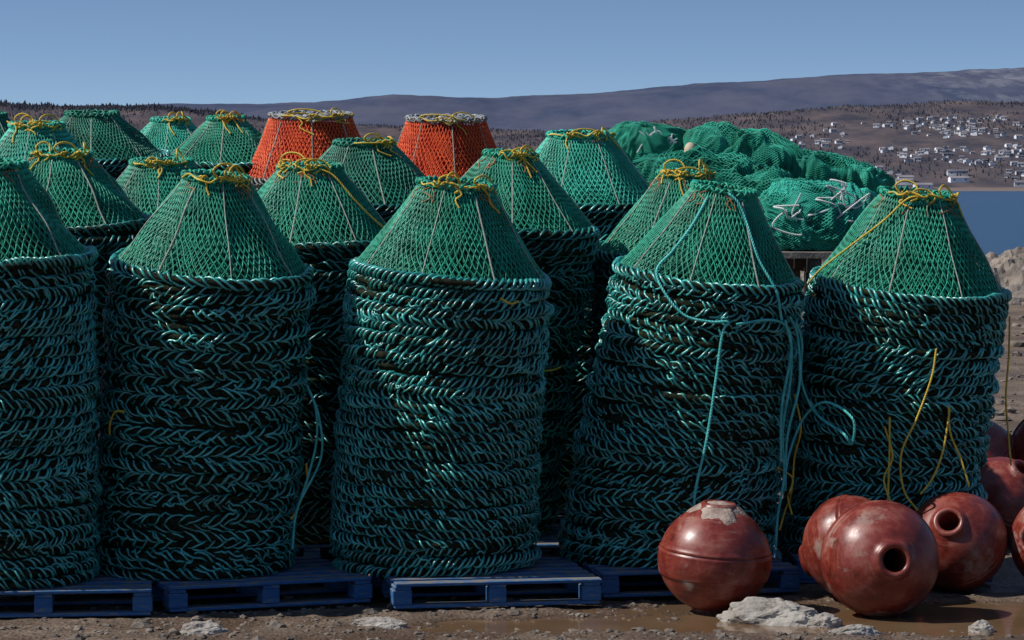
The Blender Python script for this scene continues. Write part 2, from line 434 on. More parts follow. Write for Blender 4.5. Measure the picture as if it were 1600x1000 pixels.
# ------------------------------------------------------------------ pallets
def paint_mat():
    m = bpy.data.materials.new('blue_pallet_paint'); m.use_nodes = True
    N = m.node_tree.nodes; L = m.node_tree.links; b = N['Principled BSDF']
    tc = N.new('ShaderNodeTexCoord'); geo = N.new('ShaderNodeNewGeometry')
    mpp = N.new('ShaderNodeMapping'); mpp.inputs['Scale'].default_value = (.35, 1, 1.4); L.new(tc.outputs['Object'], mpp.inputs[0])
    n = N.new('ShaderNodeTexNoise'); n.inputs['Scale'].default_value = 20; n.inputs['Detail'].default_value = 9; n.inputs['Roughness'].default_value = .75
    L.new(mpp.outputs[0], n.inputs['Vector'])
    sep = N.new('ShaderNodeSeparateXYZ'); L.new(geo.outputs['Normal'], sep.inputs[0])
    ma = N.new('ShaderNodeMath'); ma.operation = 'MULTIPLY_ADD'; ma.inputs[1].default_value = .14; L.new(sep.outputs['Z'], ma.inputs[0]); L.new(n.outputs['Fac'], ma.inputs[2])
    r = N.new('ShaderNodeValToRGB')
    r.color_ramp.elements[0].position = .40; r.color_ramp.elements[0].color = (.008, .065, .20, 1)
    r.color_ramp.elements[1].position = .66; r.color_ramp.elements[1].color = (.16, .15, .13, 1)
    e = r.color_ramp.elements.new(.55); e.color = (.018, .10, .24, 1)
    L.new(ma.outputs[0], r.inputs['Fac']); L.new(r.outputs['Color'], b.inputs['Base Color'])
    b.inputs['Roughness'].default_value = .75
    return m
M_pal = paint_mat()
def box_vf(cx, cy, cz, sx, sy, sz, bv=.003):
    x, y, z = sx / 2, sy / 2, sz / 2
    V = [(cx + a * x, cy + b * y, cz + c * z) for c in (-1, 1) for b in (-1, 1) for a in (-1, 1)]
    F = [(0, 2, 3, 1), (4, 5, 7, 6), (0, 1, 5, 4), (1, 3, 7, 5), (3, 2, 6, 7), (2, 0, 4, 6)]
    return np.array(V), np.array(F)
def pallet(cx, cy, rot, seed=0):
    rng = np.random.default_rng(seed)
    A = Acc(); W, D = 1.19, 1.06
    ys = np.linspace(-D / 2 + .05, D / 2 - .05, 7)
    for y in ys:
        A.add(*box_vf(rng.normal() * .004, y, .139 + rng.normal() * .0008, W, .098 if abs(y) > .4 else .088, .02))
    for x in (-W / 2 + .05, 0, W / 2 - .05):
        A.add(*box_vf(x, 0, .1175, .095, D - .012, .0215))
        for y in (-D / 2 + .07, 0, D / 2 - .07):
            A.add(*box_vf(x + rng.normal() * .003, y, .0645, .11 if x else .10, .125, .083))
    for y in (-D / 2 + .06, 0, D / 2 - .06):
        A.add(*box_vf(0, y, .012, W - .006, .10, .021))
    o = A.obj('blue_wooden_pallet', M_pal, None, smooth=False)
    o.location = (cx, cy, .008); o.rotation_euler = (0, 0, math.radians(rot))
    bv = o.modifiers.new('b', 'BEVEL'); bv.width = .004; bv.segments = 1
    return o
pallet(-2.66, 17.10, 7, 1)
pallet(-1.55, 17.46, 21, 2)
pallet(-.17, 17.52, 10, 3)
pallet(1.00, 18.00, 12, 4)
pallet(2.28, 18.55, 3, 5)
for i, (x, y) in enumerate([(-2.90, 19.1), (-1.32, 19.25), (-.22, 19.2), (1.10, 19.85)]):
    pallet(x, y, 8, 10 + i)
for i, (x, y) in enumerate([(-3.4, 21.5), (-2.35, 20.7), (-1.03, 21.0), (.46, 21.3), (-3.34, 24.0), (-4.6, 23.6), (-2.86, 25.4), (-1.6, 24.), (-.56, 25.6)]):
    if i == 5: x = -4.6
    pallet(x, y, 0, 30 + i)

# ------------------------------------------------------------------ trawl bobbins (red floats)
def bobbin_mat():
    m = bpy.data.materials.new('oxide_red_paint'); m.use_nodes = True
    N = m.node_tree.nodes; L = m.node_tree.links; b = N['Principled BSDF']
    tc = N.new('ShaderNodeTexCoord'); info = N.new('ShaderNodeObjectInfo')
    add = N.new('ShaderNodeVectorMath'); add.operation = 'ADD'; L.new(tc.outputs['Object'], add.inputs[0])
    sc_ = N.new('ShaderNodeVectorMath'); sc_.operation = 'SCALE'; sc_.inputs['Scale'].default_value = 5; L.new(info.outputs['Location'], sc_.inputs[0]); L.new(sc_.outputs[0], add.inputs[1])
    n = N.new('ShaderNodeTexNoise'); n.inputs['Scale'].default_value = 3.0; n.inputs['Detail'].default_value = 10; n.inputs['Roughness'].default_value = .68
    L.new(add.outputs[0], n.inputs['Vector'])
    n2 = N.new('ShaderNodeTexNoise'); n2.inputs['Scale'].default_value = 8; n2.inputs['Detail'].default_value = 9; n2.inputs['Roughness'].default_value = .72
    L.new(add.outputs[0], n2.inputs['Vector'])
    # fine scratches / scuffs running round the float
    mps = N.new('ShaderNodeMapping'); mps.inputs['Scale'].default_value = (3, 3, 40); mps.inputs['Rotation'].default_value = (.3, .2, 0); L.new(add.outputs[0], mps.inputs[0])
    n3 = N.new('ShaderNodeTexNoise'); n3.inputs['Scale'].default_value = 2; n3.inputs['Detail'].default_value = 8; n3.inputs['Roughness'].default_value = .7; L.new(mps.outputs[0], n3.inputs['Vector'])
    base = N.new('ShaderNodeValToRGB')
    base.color_ramp.elements[0].position = .32; base.color_ramp.elements[0].color = (.075, .012, .008, 1)
    base.color_ramp.elements[1].position = .68; base.color_ramp.elements[1].color = (.24, .07, .048, 1)
    e = base.color_ramp.elements.new(.5); e.color = (.165, .022, .013, 1)
    L.new(n2.outputs['Fac'], base.inputs['Fac'])
    sm = N.new('ShaderNodeMapRange'); sm.inputs[1].default_value = .56; sm.inputs[2].default_value = .72; sm.inputs[4].default_value = .55; L.new(n3.outputs['Fac'], sm.inputs[0])
    mx0 = N.new('ShaderNodeMixRGB'); mx0.inputs[2].default_value = (.30, .16, .12, 1); L.new(sm.outputs[0], mx0.inputs[0]); L.new(base.outputs['Color'], mx0.inputs[1])
    msk = N.new('ShaderNodeValToRGB')
    msk.color_ramp.elements[0].position = .56; msk.color_ramp.elements[0].color = (0, 0, 0, 1)
    msk.color_ramp.elements[1].position = .64; msk.color_ramp.elements[1].color = (.85, .85, .85, 1)
    L.new(n.outputs['Fac'], msk.inputs['Fac'])
    mx = N.new('ShaderNodeMixRGB'); mx.inputs[2].default_value = (.24, .165, .13, 1)
    L.new(msk.outputs['Color'], mx.inputs[0]); L.new(mx0.outputs[0], mx.inputs[1])
    L.new(mx.outputs[0], b.inputs['Base Color'])
    rr = N.new('ShaderNodeMapRange'); rr.inputs[1].default_value = .35; rr.inputs[2].default_value = .65; rr.inputs[3].default_value = .27; rr.inputs[4].default_value = .52
    L.new(n2.outputs['Fac'], rr.inputs[0])
    ra = N.new('ShaderNodeMath'); ra.operation = 'MULTIPLY_ADD'; ra.inputs[1].default_value = .5; L.new(msk.outputs['Color'], ra.inputs[0]); L.new(rr.outputs[0], ra.inputs[2])
    L.new(ra.outputs[0], b.inputs['Roughness'])
    bp = N.new('ShaderNodeBump'); bp.inputs['Distance'].default_value = .004; bp.inputs['Strength'].default_value = .6
    L.new(n.outputs['Fac'], bp.inputs['Height']); L.new(bp.outputs['Normal'], b.inputs['Normal'])
    return m
M_bob = bobbin_mat()
M_mud = mat_basic('dried_mud', (.20, .14, .11), (.36, .28, .23), rough=.95, scale=14, bump=.01, bscale=40)
def bobbin(x, y, z, r, rx=0, ry=0, rz=0, seed=0, mud=False):
    rng = np.random.default_rng(seed)
    prof = []
    h = .23
    prof += [(h * .9, -.9), (h * .9, -1.0), (h * 1.25, -1.015), (h * 1.4, -.975)]
    a0 = math.asin(h * 1.55)
    for a in np.linspace(-math.pi / 2 + a0, -.36, 14): prof.append((math.cos(a), math.sin(a) * .96))
    a = -.35; prof += [(math.cos(a) * 1.002, math.sin(a) * .955), (math.cos(a) * 1.03, math.sin(a) * .93)]
    for a in np.linspace(-.3, .1, 7): prof.append((math.cos(a) * 1.022, math.sin(a) * .96))
    prof += [(1.022, .13), (.985, .145), (.985, .165), (1.005, .18)]
    for a in np.linspace(.22, math.pi / 2 - a0, 16): prof.append((math.cos(a), math.sin(a) * .96))
    prof += [(h * 1.4, .975), (h * 1.25, 1.015), (h * .9, 1.0), (h * .9, .9), (h * .85, .3), (h * .85, -.3)]
    P = np.array(prof) * r; K = 72
    u = np.arange(K) * 2 * np.pi / K
    dent = 1 + .006 * np.sin(2 * u + seed) + .004 * np.sin(3 * u + 2 * seed)
    V = np.stack([P[:, 0:1] * np.cos(u) * dent, P[:, 0:1] * np.sin(u) * dent, P[:, 1:2] + 0 * u], -1)
    n = len(P); idx = np.arange(n * K).reshape(n, K); nx = np.roll(idx, -1, 0)
    F = np.stack([idx, np.roll(idx, -1, 1), np.roll(nx, -1, 1), nx], -1).reshape(-1, 4)
    o = mesh_obj('red_trawl_bobbin', V, F, M_bob)
    o.location = (x, y, z); o.rotation_euler = (math.radians(rx), math.radians(ry), math.radians(rz))
    if mud:
        K = 80; rr = np.linspace(0, 1, 24)[:, None]; uu = (np.arange(K) * 2 * np.pi / K)[None] + 0 * rr
        ed = .60 * r * (1 + .20 * np.sin(3 * uu + 1) + .12 * np.sin(7 * uu) + .06 * np.sin(17 * uu)) * rr
        X_ = ed * np.cos(uu); Y_ = ed * np.sin(uu)
        zz = np.sqrt(np.maximum(r * r - ed * ed, 0)) * .968 + .020 * (1 - rr ** 2) - .014 * rr ** 6 + .008 * fbm(X_ * 22, Y_ * 22, 3, 4)
        V = np.stack([X_, Y_, zz], -1)
        idx = np.arange(24 * K).reshape(24, K)
        F = np.stack([idx[:-1], np.roll(idx[:-1], -1, 1), np.roll(idx[1:], -1, 1), idx[1:]], -1).reshape(-1, 4)
        mesh_obj('mud_cap', V, F, M_mud, o)
    return o
bobbin(1.15, 17.0, .285, .318, 4, 3, 20, 1, mud=True)
bobbin(2.07, 16.85, .30, .325, 84, 0, 8, 2)
bobbin(1.98, 17.42, .30, .30, 70, 20, 60, 3)
bobbin(2.64, 17.8, .29, .295, 50, -40, 10, 4)
bobbin(3.25, 17.75, .29, .30, 80, 30, -50, 5)
bobbin(3.28, 20.1, .29, .30, 30, 30, 0, 6)
bobbin(3.90, 20.0, .29, .30, 60, 30, 0, 7)
bobbin(3.20, 20.75, .50, .30, 20, -30, 0, 8)
bobbin(3.74, 20.70, .56, .30, 75, -30, 0, 9)
bobbin(3.0, 21.1, .29, .30, 20, 60, 0, 10)
bobbin(3.55, 21.25, .29, .30, 20, 60, 0, 11)
bobbin(4.25, 20.6, .29, .30, 20, 60, 0, 12)

# ------------------------------------------------------------------ net pile on a rack
M_heapn = mat_basic('heaped_net_twine', (.012, .22, .14), (.03, .38, .26), rough=.6, scale=5, spec=.3)
M_heapnb = mat_basic('heaped_net_twine_bright', (.016, .28, .20), (.04, .48, .36), rough=.6, scale=5, spec=.3)
M_heap = mat_basic('heaped_green_net', (.004, .07, .045), (.008, .16, .10), rough=.85, scale=5, spec=.15, bump=.02, bscale=60)
M_heapb = mat_basic('heaped_bright_net', (.005, .10, .07), (.012, .23, .16), rough=.85, scale=5, spec=.15, bump=.02, bscale=60)
pile = empty('fishing_net_pile')
def lump(name, cx, cy, cz, rx, ry, rz, tilt, seed, bright=False, ffreq=(3, 8, 8), famp=.07, ns=110):
    nu, nv = 300, 220
    RR = np.array([rx, ry, rz])
    a_ = math.radians(tilt); Rm = np.array([[math.cos(a_), 0, math.sin(a_)], [0, 1, 0], [-math.sin(a_), 0, math.cos(a_)]])
    b_ = .7 + seed
    Rq = np.array([[math.cos(b_), 0, math.sin(b_)], [0, 1, 0], [-math.sin(b_), 0, math.cos(b_)]])
    def S(u, v, out=0.):
        d = np.stack([np.cos(v) + 0 * u, np.sin(v) * np.cos(u), np.sin(v) * np.sin(u)], -1)
        p = np.sign(d) * np.abs(d) ** .85 * RR
        q = (d * RR) @ Rq.T
        w = np.stack([vnoise3(q * 2.4 + 9, seed), vnoise3(q * 2.4 + 40, seed + 1), vnoise3(q * 2.4 + 80, seed + 2)], -1) * .8
        big = (vnoise3(q * 2.4 + 5, seed + 3) - .5) * .6
        ff = np.array(ffreq)
        rid = 1 - np.abs(vnoise3((q + w) * ff, seed + 4) * 2 - 1)
        rid2 = 1 - np.abs(vnoise3((q + w * 1.5) * ff * 2.4, seed + 5) * 2 - 1)
        rid3 = 1 - np.abs(vnoise3((q + w) * 17, seed + 6) * 2 - 1)
        disp = big * min(rx, rz) + famp * (rid ** 1.5 - .45) + famp * .55 * (rid2 ** 1.5 - .4) + famp * .28 * (rid3 - .5) + out
        p = p + norm(d / RR) * disp[..., None]
        p = p @ Rm.T + np.array([cx, cy, cz])
        p[..., 2] = np.maximum(p[..., 2], 1.955 + out)
        return p
    u = (np.arange(nu) * 2 * np.pi / nu)[None]; v = np.linspace(.02, np.pi - .02, nv)[:, None]
    p = S(u + 0 * v, v + 0 * u)
    idx = np.arange(nu * nv).reshape(nv, nu)
    F = np.stack([idx[:-1], idx[1:], np.roll(idx[1:], -1, 1), np.roll(idx[:-1], -1, 1)], -1).reshape(-1, 4)
    mesh_obj(name + '_folds', p.reshape(-1, 3), F, M_heapb if bright else M_heap, pile)
    # real netting lying over the folds
    A = Acc(); K = 150; vv = np.linspace(.06, np.pi - .06, K)[None]
    for dsgn in (1, -1):
        u0 = (np.arange(ns) * 2 * np.pi / ns)[:, None]
        uu = u0 + dsgn * (vv - np.pi / 2) * 1.1 + .1 * np.sin(vv * 5 + u0 * 2)
        P = S(uu, vv + 0 * uu, .007)
        ref = norm(P - np.array([cx, cy, cz]))
        V, F = tubes(P, ref, .0034, 3); A.add(V, F)
    A.obj(name + '_netting', M_heapnb if bright else M_heapn, pile)
lump('bundle_1', 1.06, 22.9, 2.70, .30, .40, .16, 8, 1, False, (4, 5, 6), .05)
lump('bundle_2', 1.74, 22.8, 2.58, .50, .45, .20, 10, 2, False, (2.5, 4, 5), .06)
lump('bundle_7', 2.38, 22.8, 2.46, .52, .42, .15, 12, 12, False, (5, 4, 2.5), .055)
lump('bundle_3', 1.40, 22.2, 2.20, .74, .55, .36, 6, 3, False, (2.5, 4, 5), .07)
lump('bundle_4', 2.25, 22.0, 2.14, .62, .55, .25, 8, 4, False, (5, 4, 3), .07)
lump('bundle_5', 2.12, 20.95, 2.14, .40, .42, .23, 3, 5, True, (5, 6, 7), .06)
lump('bundle_6', .62, 23.3, 2.50, .30, .3, .18, 3, 8, True, (5, 6, 7), .05)
wa = Acc(); rng = np.random.default_rng(5)
for k in range(10):
    x0 = 2.12 + rng.uniform(-.24, .24); z0_ = 2.27 + rng.uniform(-.16, .08)
    pts = [(x0 + rng.normal() * .10, 20.52 + rng.uniform(-.03, .03), z0_ + rng.normal() * .06) for q in range(5)]
    rope_add(wa, pts, .0065)
for k in range(5):
    pts = [(.95 + .07 * q + rng.normal() * .03, 22.49, 2.73 + rng.normal() * .04) for q in range(5)]
    rope_add(wa, pts, .006)
wa.obj('white_head_rope', M_white, pile)
bpy.ops.mesh.primitive_uv_sphere_add(segments=24, ring_count=16, radius=.055, location=(1.32, 22.3, 2.66))
o = bpy.context.object; o.name = 'cork_float'; o.scale = (.85, .85, 1.1); o.parent = pile
o.data.materials.append(mat_basic('cork', (.42, .33, .22), (.5, .42, .3), rough=.7)); 
for p in o.data.polygons: p.use_smooth = True
M_wood = mat_basic('weathered_wood', (.10, .09, .08), (.24, .21, .18), rough=.85, scale=12, bump=.005, bscale=60)
rk = Acc()
for k in range(19):
    rk.add(*box_vf(2.05, 20.35 + k * .185, 1.93, 1.95 + (k % 3) * .02, .165, .04))
for x in (1.2, 2.05, 2.85):
    rk.add(*box_vf(x, 22.0, 1.86, .09, 3.3, .10))
    for y in (20.5, 22., 23.5):
        rk.add(*box_vf(x, y, .9, .11, .11, 1.82))
for y in (20.42, 23.42):
    rk.add(*box_vf(2.05, y, .6, 1.75, .04, .12))
rk.obj('wooden_net_rack', M_wood, None, smooth=False)

# ------------------------------------------------------------------ ground
def ground_mat():
    m = bpy.data.materials.new('gravel_ground'); m.use_nodes = True
    N = m.node_tree.nodes; L = m.node_tree.links; b = N['Principled BSDF']
    tc = N.new('ShaderNodeTexCoord'); geo = N.new('ShaderNodeNewGeometry')
    n = N.new('ShaderNodeTexNoise'); n.inputs['Scale'].default_value = 1.1; n.inputs['Detail'].default_value = 8; L.new(tc.outputs['Object'], n.inputs['Vector'])
    v = N.new('ShaderNodeTexVoronoi'); v.inputs['Scale'].default_value = 38; L.new(tc.outputs['Object'], v.inputs['Vector'])
    n3 = N.new('ShaderNodeTexNoise'); n3.inputs['Scale'].default_value = 30; n3.inputs['Detail'].default_value = 6; L.new(tc.outputs['Object'], n3.inputs['Vector'])
    r = N.new('ShaderNodeValToRGB'); r.color_ramp.elements[0].position = .35; r.color_ramp.elements[0].color = (.085, .056, .037, 1); r.color_ramp.elements[1].position = .68; r.color_ramp.elements[1].color = (.19, .14, .10, 1)
    L.new(n.outputs['Fac'], r.inputs['Fac'])
    r2 = N.new('ShaderNodeValToRGB'); r2.color_ramp.elements[0].position = .3; r2.color_ramp.elements[0].color = (.45, .43, .42, 1); r2.color_ramp.elements[1].position = .75; r2.color_ramp.elements[1].color = (1.35, 1.32, 1.28, 1)
    L.new(n3.outputs['Fac'], r2.inputs['Fac'])
    mx = N.new('ShaderNodeMixRGB'); mx.blend_type = 'MULTIPLY'; mx.inputs[0].default_value = 1; L.new(r.outputs[0], mx.inputs[1]); L.new(r2.outputs[0], mx.inputs[2])
    sp = N.new('ShaderNodeSeparateXYZ'); L.new(geo.outputs['Position'], sp.inputs[0])
    wet = N.new('ShaderNodeMapRange'); wet.inputs[1].default_value = -.020; wet.inputs[2].default_value = .002; wet.inputs[3].default_value = 1; wet.inputs[4].default_value = 0; L.new(sp.outputs['Z'], wet.inputs[0])
    mw = N.new('ShaderNodeMixRGB'); mw.inputs[2].default_value = (.075, .045, .027, 1); L.new(wet.outputs[0], mw.inputs[0]); L.new(mx.outputs[0], mw.inputs[1])
    L.new(mw.outputs[0], b.inputs['Base Color'])
    wr = N.new('ShaderNodeMapRange'); wr.inputs[3].default_value = .92; wr.inputs[4].default_value = .42; L.new(wet.outputs[0], wr.inputs[0]); L.new(wr.outputs[0], b.inputs['Roughness'])
    bp = N.new('ShaderNodeBump'); bp.inputs['Distance'].default_value = .012; bp.inputs['Strength'].default_value = .8
    ad = N.new('ShaderNodeMath'); ad.operation = 'ADD'; L.new(v.outputs['Distance'], ad.inputs[0]); L.new(n3.outputs['Fac'], ad.inputs[1]); L.new(ad.outputs[0], bp.inputs['Height']); L.new(bp.outputs['Normal'], b.inputs['Normal'])
    return m
M_ground = ground_mat()
def gheight(x, y):
    z = .016 * fbm(x * 1.6, y * 1.6, 3, 1) + .018 * fbm(x * 9, y * 9, 3, 5) - .008
    d = np.sqrt(((x - 2.1) / 1.9) ** 2 + ((y - 16.75) / .62) ** 2)
    z = z - .040 * np.clip(1.15 - d, 0, 1) ** .6 * (d < 1.15)
    d = np.sqrt(((x - .15) / .8) ** 2 + ((y - 16.45) / .28) ** 2)
    z = z - .030 * np.clip(1.1 - d, 0, 1) ** .6 * (d < 1.1)
    far = np.clip((y - 22) / 20, 0, 1)
    z = z + far * .12 * (fbm(x * .5, y * .5, 4, 8) + .25)
    z = z - np.clip((y - 66 - 3 * fbm(x * .1, x * 0, 2, 3)) / 8, 0, 1) * 4
    return z
xs = np.concatenate([np.linspace(-160, -8, 40), np.linspace(-7.8, -4.6, 20), np.arange(-4.5, 4.5, .03), np.linspace(4.6, 14, 70), np.linspace(15, 160, 60)])
ys = np.concatenate([np.linspace(-60, 13, 25), np.linspace(13.3, 15.1, 12), np.arange(15.2, 18.2, .022), np.linspace(18.3, 30, 90), np.linspace(30.5, 80, 80)])
X, Y = np.meshgrid(xs, ys)
Z = gheight(X, Y)
idx = np.arange(X.size).reshape(X.shape)
F = np.stack([idx[:-1, :-1], idx[:-1, 1:], idx[1:, 1:], idx[1:, :-1]], -1).reshape(-1, 4)
mesh_obj('ground', np.stack([X, Y, Z], -1), F, M_ground)
m = mat_basic('muddy_water', (.13, .078, .040), (.17, .105, .058), rough=.12, scale=2, bump=.0015, bscale=9)
mesh_obj('muddy_puddle', [(-1.6, 15.9, -.0205), (5, 15.9, -.0205), (5, 17.6, -.0205), (-1.6, 17.6, -.0205)], [(0, 1, 2, 3)], m)

def ico(sub):
    import bmesh
    bm = bmesh.new(); bmesh.ops.create_icosphere(bm, subdivisions=sub, radius=1)
    V = np.array([v.co[:] for v in bm.verts]); F = np.array([[v.index for v in f.verts] for f in bm.faces]); bm.free()
    return V, F
i1 = ico(2); i2 = ico(5)
M_peb = mat_basic('gravel_stone', (.08, .062, .048), (.19, .155, .125), rough=.9, scale=3, c3=(.36, .32, .28), c3pos=.74)
G = Acc(); rng = np.random.default_rng(77)
def scatter(n, x0, x1, y0, y1, smin, smax, pw=2.5):
    for k in range(n):
        x = rng.uniform(x0, x1); y = rng.uniform(y0, y1)
        s = smin + (smax - smin) * rng.random() ** pw
        if x > .9 and y > 16.3 and y < 18 and rng.random() < .8: continue
        V = i1[0] * (1 + .18 * rng.normal(size=(len(i1[0]), 1))) * np.array([s * rng.uniform(.8, 1.5), s * rng.uniform(.8, 1.3), s * rng.uniform(.45, .8)])
        a = rng.uniform(0, 6.28); R = np.array([[math.cos(a), -math.sin(a), 0], [math.sin(a), math.cos(a), 0], [0, 0, 1]])
        V = V @ R.T + np.array([x, y, float(gheight(np.array(x), np.array(y))) + s * .1])
        G.add(V, i1[1])
scatter(3000, -3.6, 3.6, 15.3, 17.6, .004, .020, 3)
scatter(110, -3.6, 3.6, 15.3, 16.9, .02, .045, 3)
scatter(800, 2.8, 8, 19, 40, .012, .07, 2.5)
scatter(360, 4, 16, 36, 66, .05, .25, 3)
G.obj('gravel', M_peb, None, smooth=False)

M_rock = mat_basic('pale_rock', (.20, .175, .15), (.36, .33, .29), rough=.9, scale=7, bump=.012, bscale=25, c3=(.46, .43, .39))
def rock(name, x, y, z, sx, sy, sz, seed, mat):
    V = i2[0].copy()
    n = vnoise3(V * 1.7 + seed * 3, seed); n2 = vnoise3(V * 4.3 + seed, seed + 1); n3 = vnoise3(V * 11 + seed, seed + 2)
    q = np.round(n2 * 4 + n3) / 4
    V = V * (0.72 + .42 * n + .10 * n2 + .16 * q + .07 * n3)[:, None] * np.array([sx, sy, sz])
    o = mesh_obj(name, V, i2[1], mat, None, smooth=False); o.location = (x, y, z); o.rotation_euler = (0, 0, (seed * 37 % 10 - 5) * .06)
    return o
rock('rock', 1.45, 16.62, -.03, .25, .13, .12, 1.1, M_rock)
rock('rock', 1.72, 16.45, -.02, .09, .07, .06, 2.3, M_rock)
rock('rock', -1.66, 16.15, -.02, .12, .07, .06, 3.2, M_rock)
rock('rock', -.72, 16.42, -.02, .14, .06, .05, .3, M_rock)
rock('rock', 1.85, 16.1, -.02, .12, .06, .05, 5.1, M_rock)
rock('rock', 2.55, 16.25, -.02, .06, .05, .05, 6.1, M_rock)
M_bank = mat_basic('bank_rock', (.13, .105, .085), (.30, .25, .20), rough=.95, scale=.9, bump=.1, bscale=3, c3=(.38, .34, .29), detail=8)
nx, ny = 420, 40
bx = np.linspace(3, 40, nx)[None]; byy = np.linspace(-1, 1, ny)[:, None]
prof = np.clip(1 - byy ** 2, 0, 1) ** .5
hgt = (1.15 + .5 * fbm(bx * .5, bx * 0, 3, 4) + .04 * (bx - 9)) * prof
X = bx + 0 * byy; Y = 62 + byy * 2.2 + .5 * fbm(bx * .4, byy, 3, 9)
ridg = np.abs(fbm(X * .9, Y * .9 + 3, 4, 7))
Z = np.clip(hgt, 0, 9) * (1 - .6 * ridg) + .25 * fbm(X * 3, Y * 3, 3, 2) * prof - .15
idx = np.arange(nx * ny).reshape(ny, nx)
F = np.stack([idx[:-1, :-1], idx[:-1, 1:], idx[1:, 1:], idx[1:, :-1]], -1).reshape(-1, 4)
mesh_obj('rocky_bank', np.stack([X, Y, Z], -1), F, M_bank, None, smooth=False)

# ------------------------------------------------------------------ water
m = bpy.data.materials.new('sea_water'); m.use_nodes = True
N = m.node_tree.nodes; L = m.node_tree.links; b = N['Principled BSDF']
b.inputs['Base Color'].default_value = (.012, .05, .10, 1); b.inputs['Roughness'].default_value = .25; b.inputs['Specular IOR Level'].default_value = .3
tc = N.new('ShaderNodeTexCoord'); mp = N.new('ShaderNodeMapping'); mp.inputs['Scale'].default_value = (.25, .7, 1); L.new(tc.outputs['Object'], mp.inputs[0])
n = N.new('ShaderNodeTexNoise'); n.inputs['Scale'].default_value = 1; n.inputs['Detail'].default_value = 6; L.new(mp.outputs[0], n.inputs['Vector'])
bp = N.new('ShaderNodeBump'); bp.inputs['Distance'].default_value = .5; bp.inputs['Strength'].default_value = 1; L.new(n.outputs['Fac'], bp.inputs['Height']); L.new(bp.outputs['Normal'], b.inputs['Normal'])
mesh_obj('sea', [(-4000, 60, -1.8), (4000, 60, -1.8), (4000, 2400, -1.8), (-4000, 2400, -1.8)], [(0, 1, 2, 3)], m)

# ------------------------------------------------------------------ far hills
CH = 2.4
r1x = np.array([-2500, -900, -562, -386, -320, -200, -60, 70, 176, 351, 562, 900, 2500]); r1z = np.array([100, 96, 92, 88, 78, 68, 62, 60, 76, 90, 94, 96, 90]) + CH
r2x = np.array([-4500, -1021, -638, -383, -230, -26, 192, 511, 766, 1021, 1500, 4500]); r2z = np.array([150, 160, 162, 167, 181, 173, 186, 213, 224, 233, 238, 200]) + CH
def hill_h(x, y):
    s = np.clip((y - 2300) / 1000, 0, 1)
    near = np.interp(x, r1x, r1z) * (s ** 1.05)
    s2 = np.clip((y - 3300) / 700, 0, 1)
    near = near * (1 - .35 * s2)
    s3 = np.clip((y - 4300) / 1700, 0, 1); s3 = s3 * s3 * (3 - 2 * s3)
    zz = near * (1 - s3) + np.interp(x, r2x, r2z) * s3
    back = np.clip((y - 6000) / 1500, 0, 1)
    zz = zz * (1 - .5 * back)
    amp = np.clip((y - 2330) / 500, 0, 1)
    return zz + amp * (7 * fbm(x * .006, y * .004, 4, 3) + 1.6 * fbm(x * .03, y * .02, 3, 9)) - 2.0
xs = np.concatenate([np.linspace(-4500, -1300, 60), np.linspace(-1290, 1290, 520), np.linspace(1300, 4500, 60)])
ys = np.concatenate([np.linspace(2290, 3500, 130), np.linspace(3520, 7500, 110)])
X, Y = np.meshgrid(xs, ys); Z = hill_h(X, Y)
idx = np.arange(X.size).reshape(X.shape)
F = np.stack([idx[:-1, :-1], idx[:-1, 1:], idx[1:, 1:], idx[1:, :-1]], -1).reshape(-1, 4)
m = bpy.data.materials.new('hill_vegetation_haze'); m.use_nodes = True
N = m.node_tree.nodes; L = m.node_tree.links; b = N['Principled BSDF']; b.inputs['Roughness'].default_value = 1; b.inputs['Specular IOR Level'].default_value = 0
geo = N.new('ShaderNodeNewGeometry'); sep = N.new('ShaderNodeSeparateXYZ'); L.new(geo.outputs['Position'], sep.inputs[0])
def noise(scale, vec=None, detail=6, sc3=(1, 1, 1)):
    mp = N.new('ShaderNodeMapping'); mp.inputs['Scale'].default_value = sc3; L.new(geo.outputs['Position'], mp.inputs[0])
    n = N.new('ShaderNodeTexNoise'); n.inputs['Scale'].default_value = scale; n.inputs['Detail'].default_value = detail; n.inputs['Roughness'].default_value = .65; L.new(mp.outputs[0], n.inputs['Vector']); return n
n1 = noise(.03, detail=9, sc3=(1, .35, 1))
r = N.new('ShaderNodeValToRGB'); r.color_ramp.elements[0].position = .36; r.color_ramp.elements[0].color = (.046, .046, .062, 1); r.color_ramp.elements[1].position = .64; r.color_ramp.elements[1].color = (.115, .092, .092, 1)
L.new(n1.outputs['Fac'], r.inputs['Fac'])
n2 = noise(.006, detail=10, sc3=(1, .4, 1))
r2 = N.new('ShaderNodeValToRGB'); r2.color_ramp.elements[0].position = .36; r2.color_ramp.elements[0].color = (.046, .060, .105, 1); r2.color_ramp.elements[1].position = .62; r2.color_ramp.elements[1].color = (.085, .092, .132, 1)  # far ridge tones, aerial haze included as a blue tint
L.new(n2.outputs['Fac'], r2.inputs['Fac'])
n3 = noise(.02, detail=9, sc3=(1, .2, 1.6))
r3 = N.new('ShaderNodeValToRGB'); r3.color_ramp.elements[0].position = .46; r3.color_ramp.elements[0].color = (0, 0, 0, 1); r3.color_ramp.elements[1].position = .62; r3.color_ramp.elements[1].color = (1, 1, 1, 1)
L.new(n3.outputs['Fac'], r3.inputs['Fac'])
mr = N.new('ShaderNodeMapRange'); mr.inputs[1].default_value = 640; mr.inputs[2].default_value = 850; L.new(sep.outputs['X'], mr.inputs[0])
mz = N.new('ShaderNodeMapRange'); mz.inputs[1].default_value = 130; mz.inputs[2].default_value = 165; L.new(sep.outputs['Z'], mz.inputs[0])
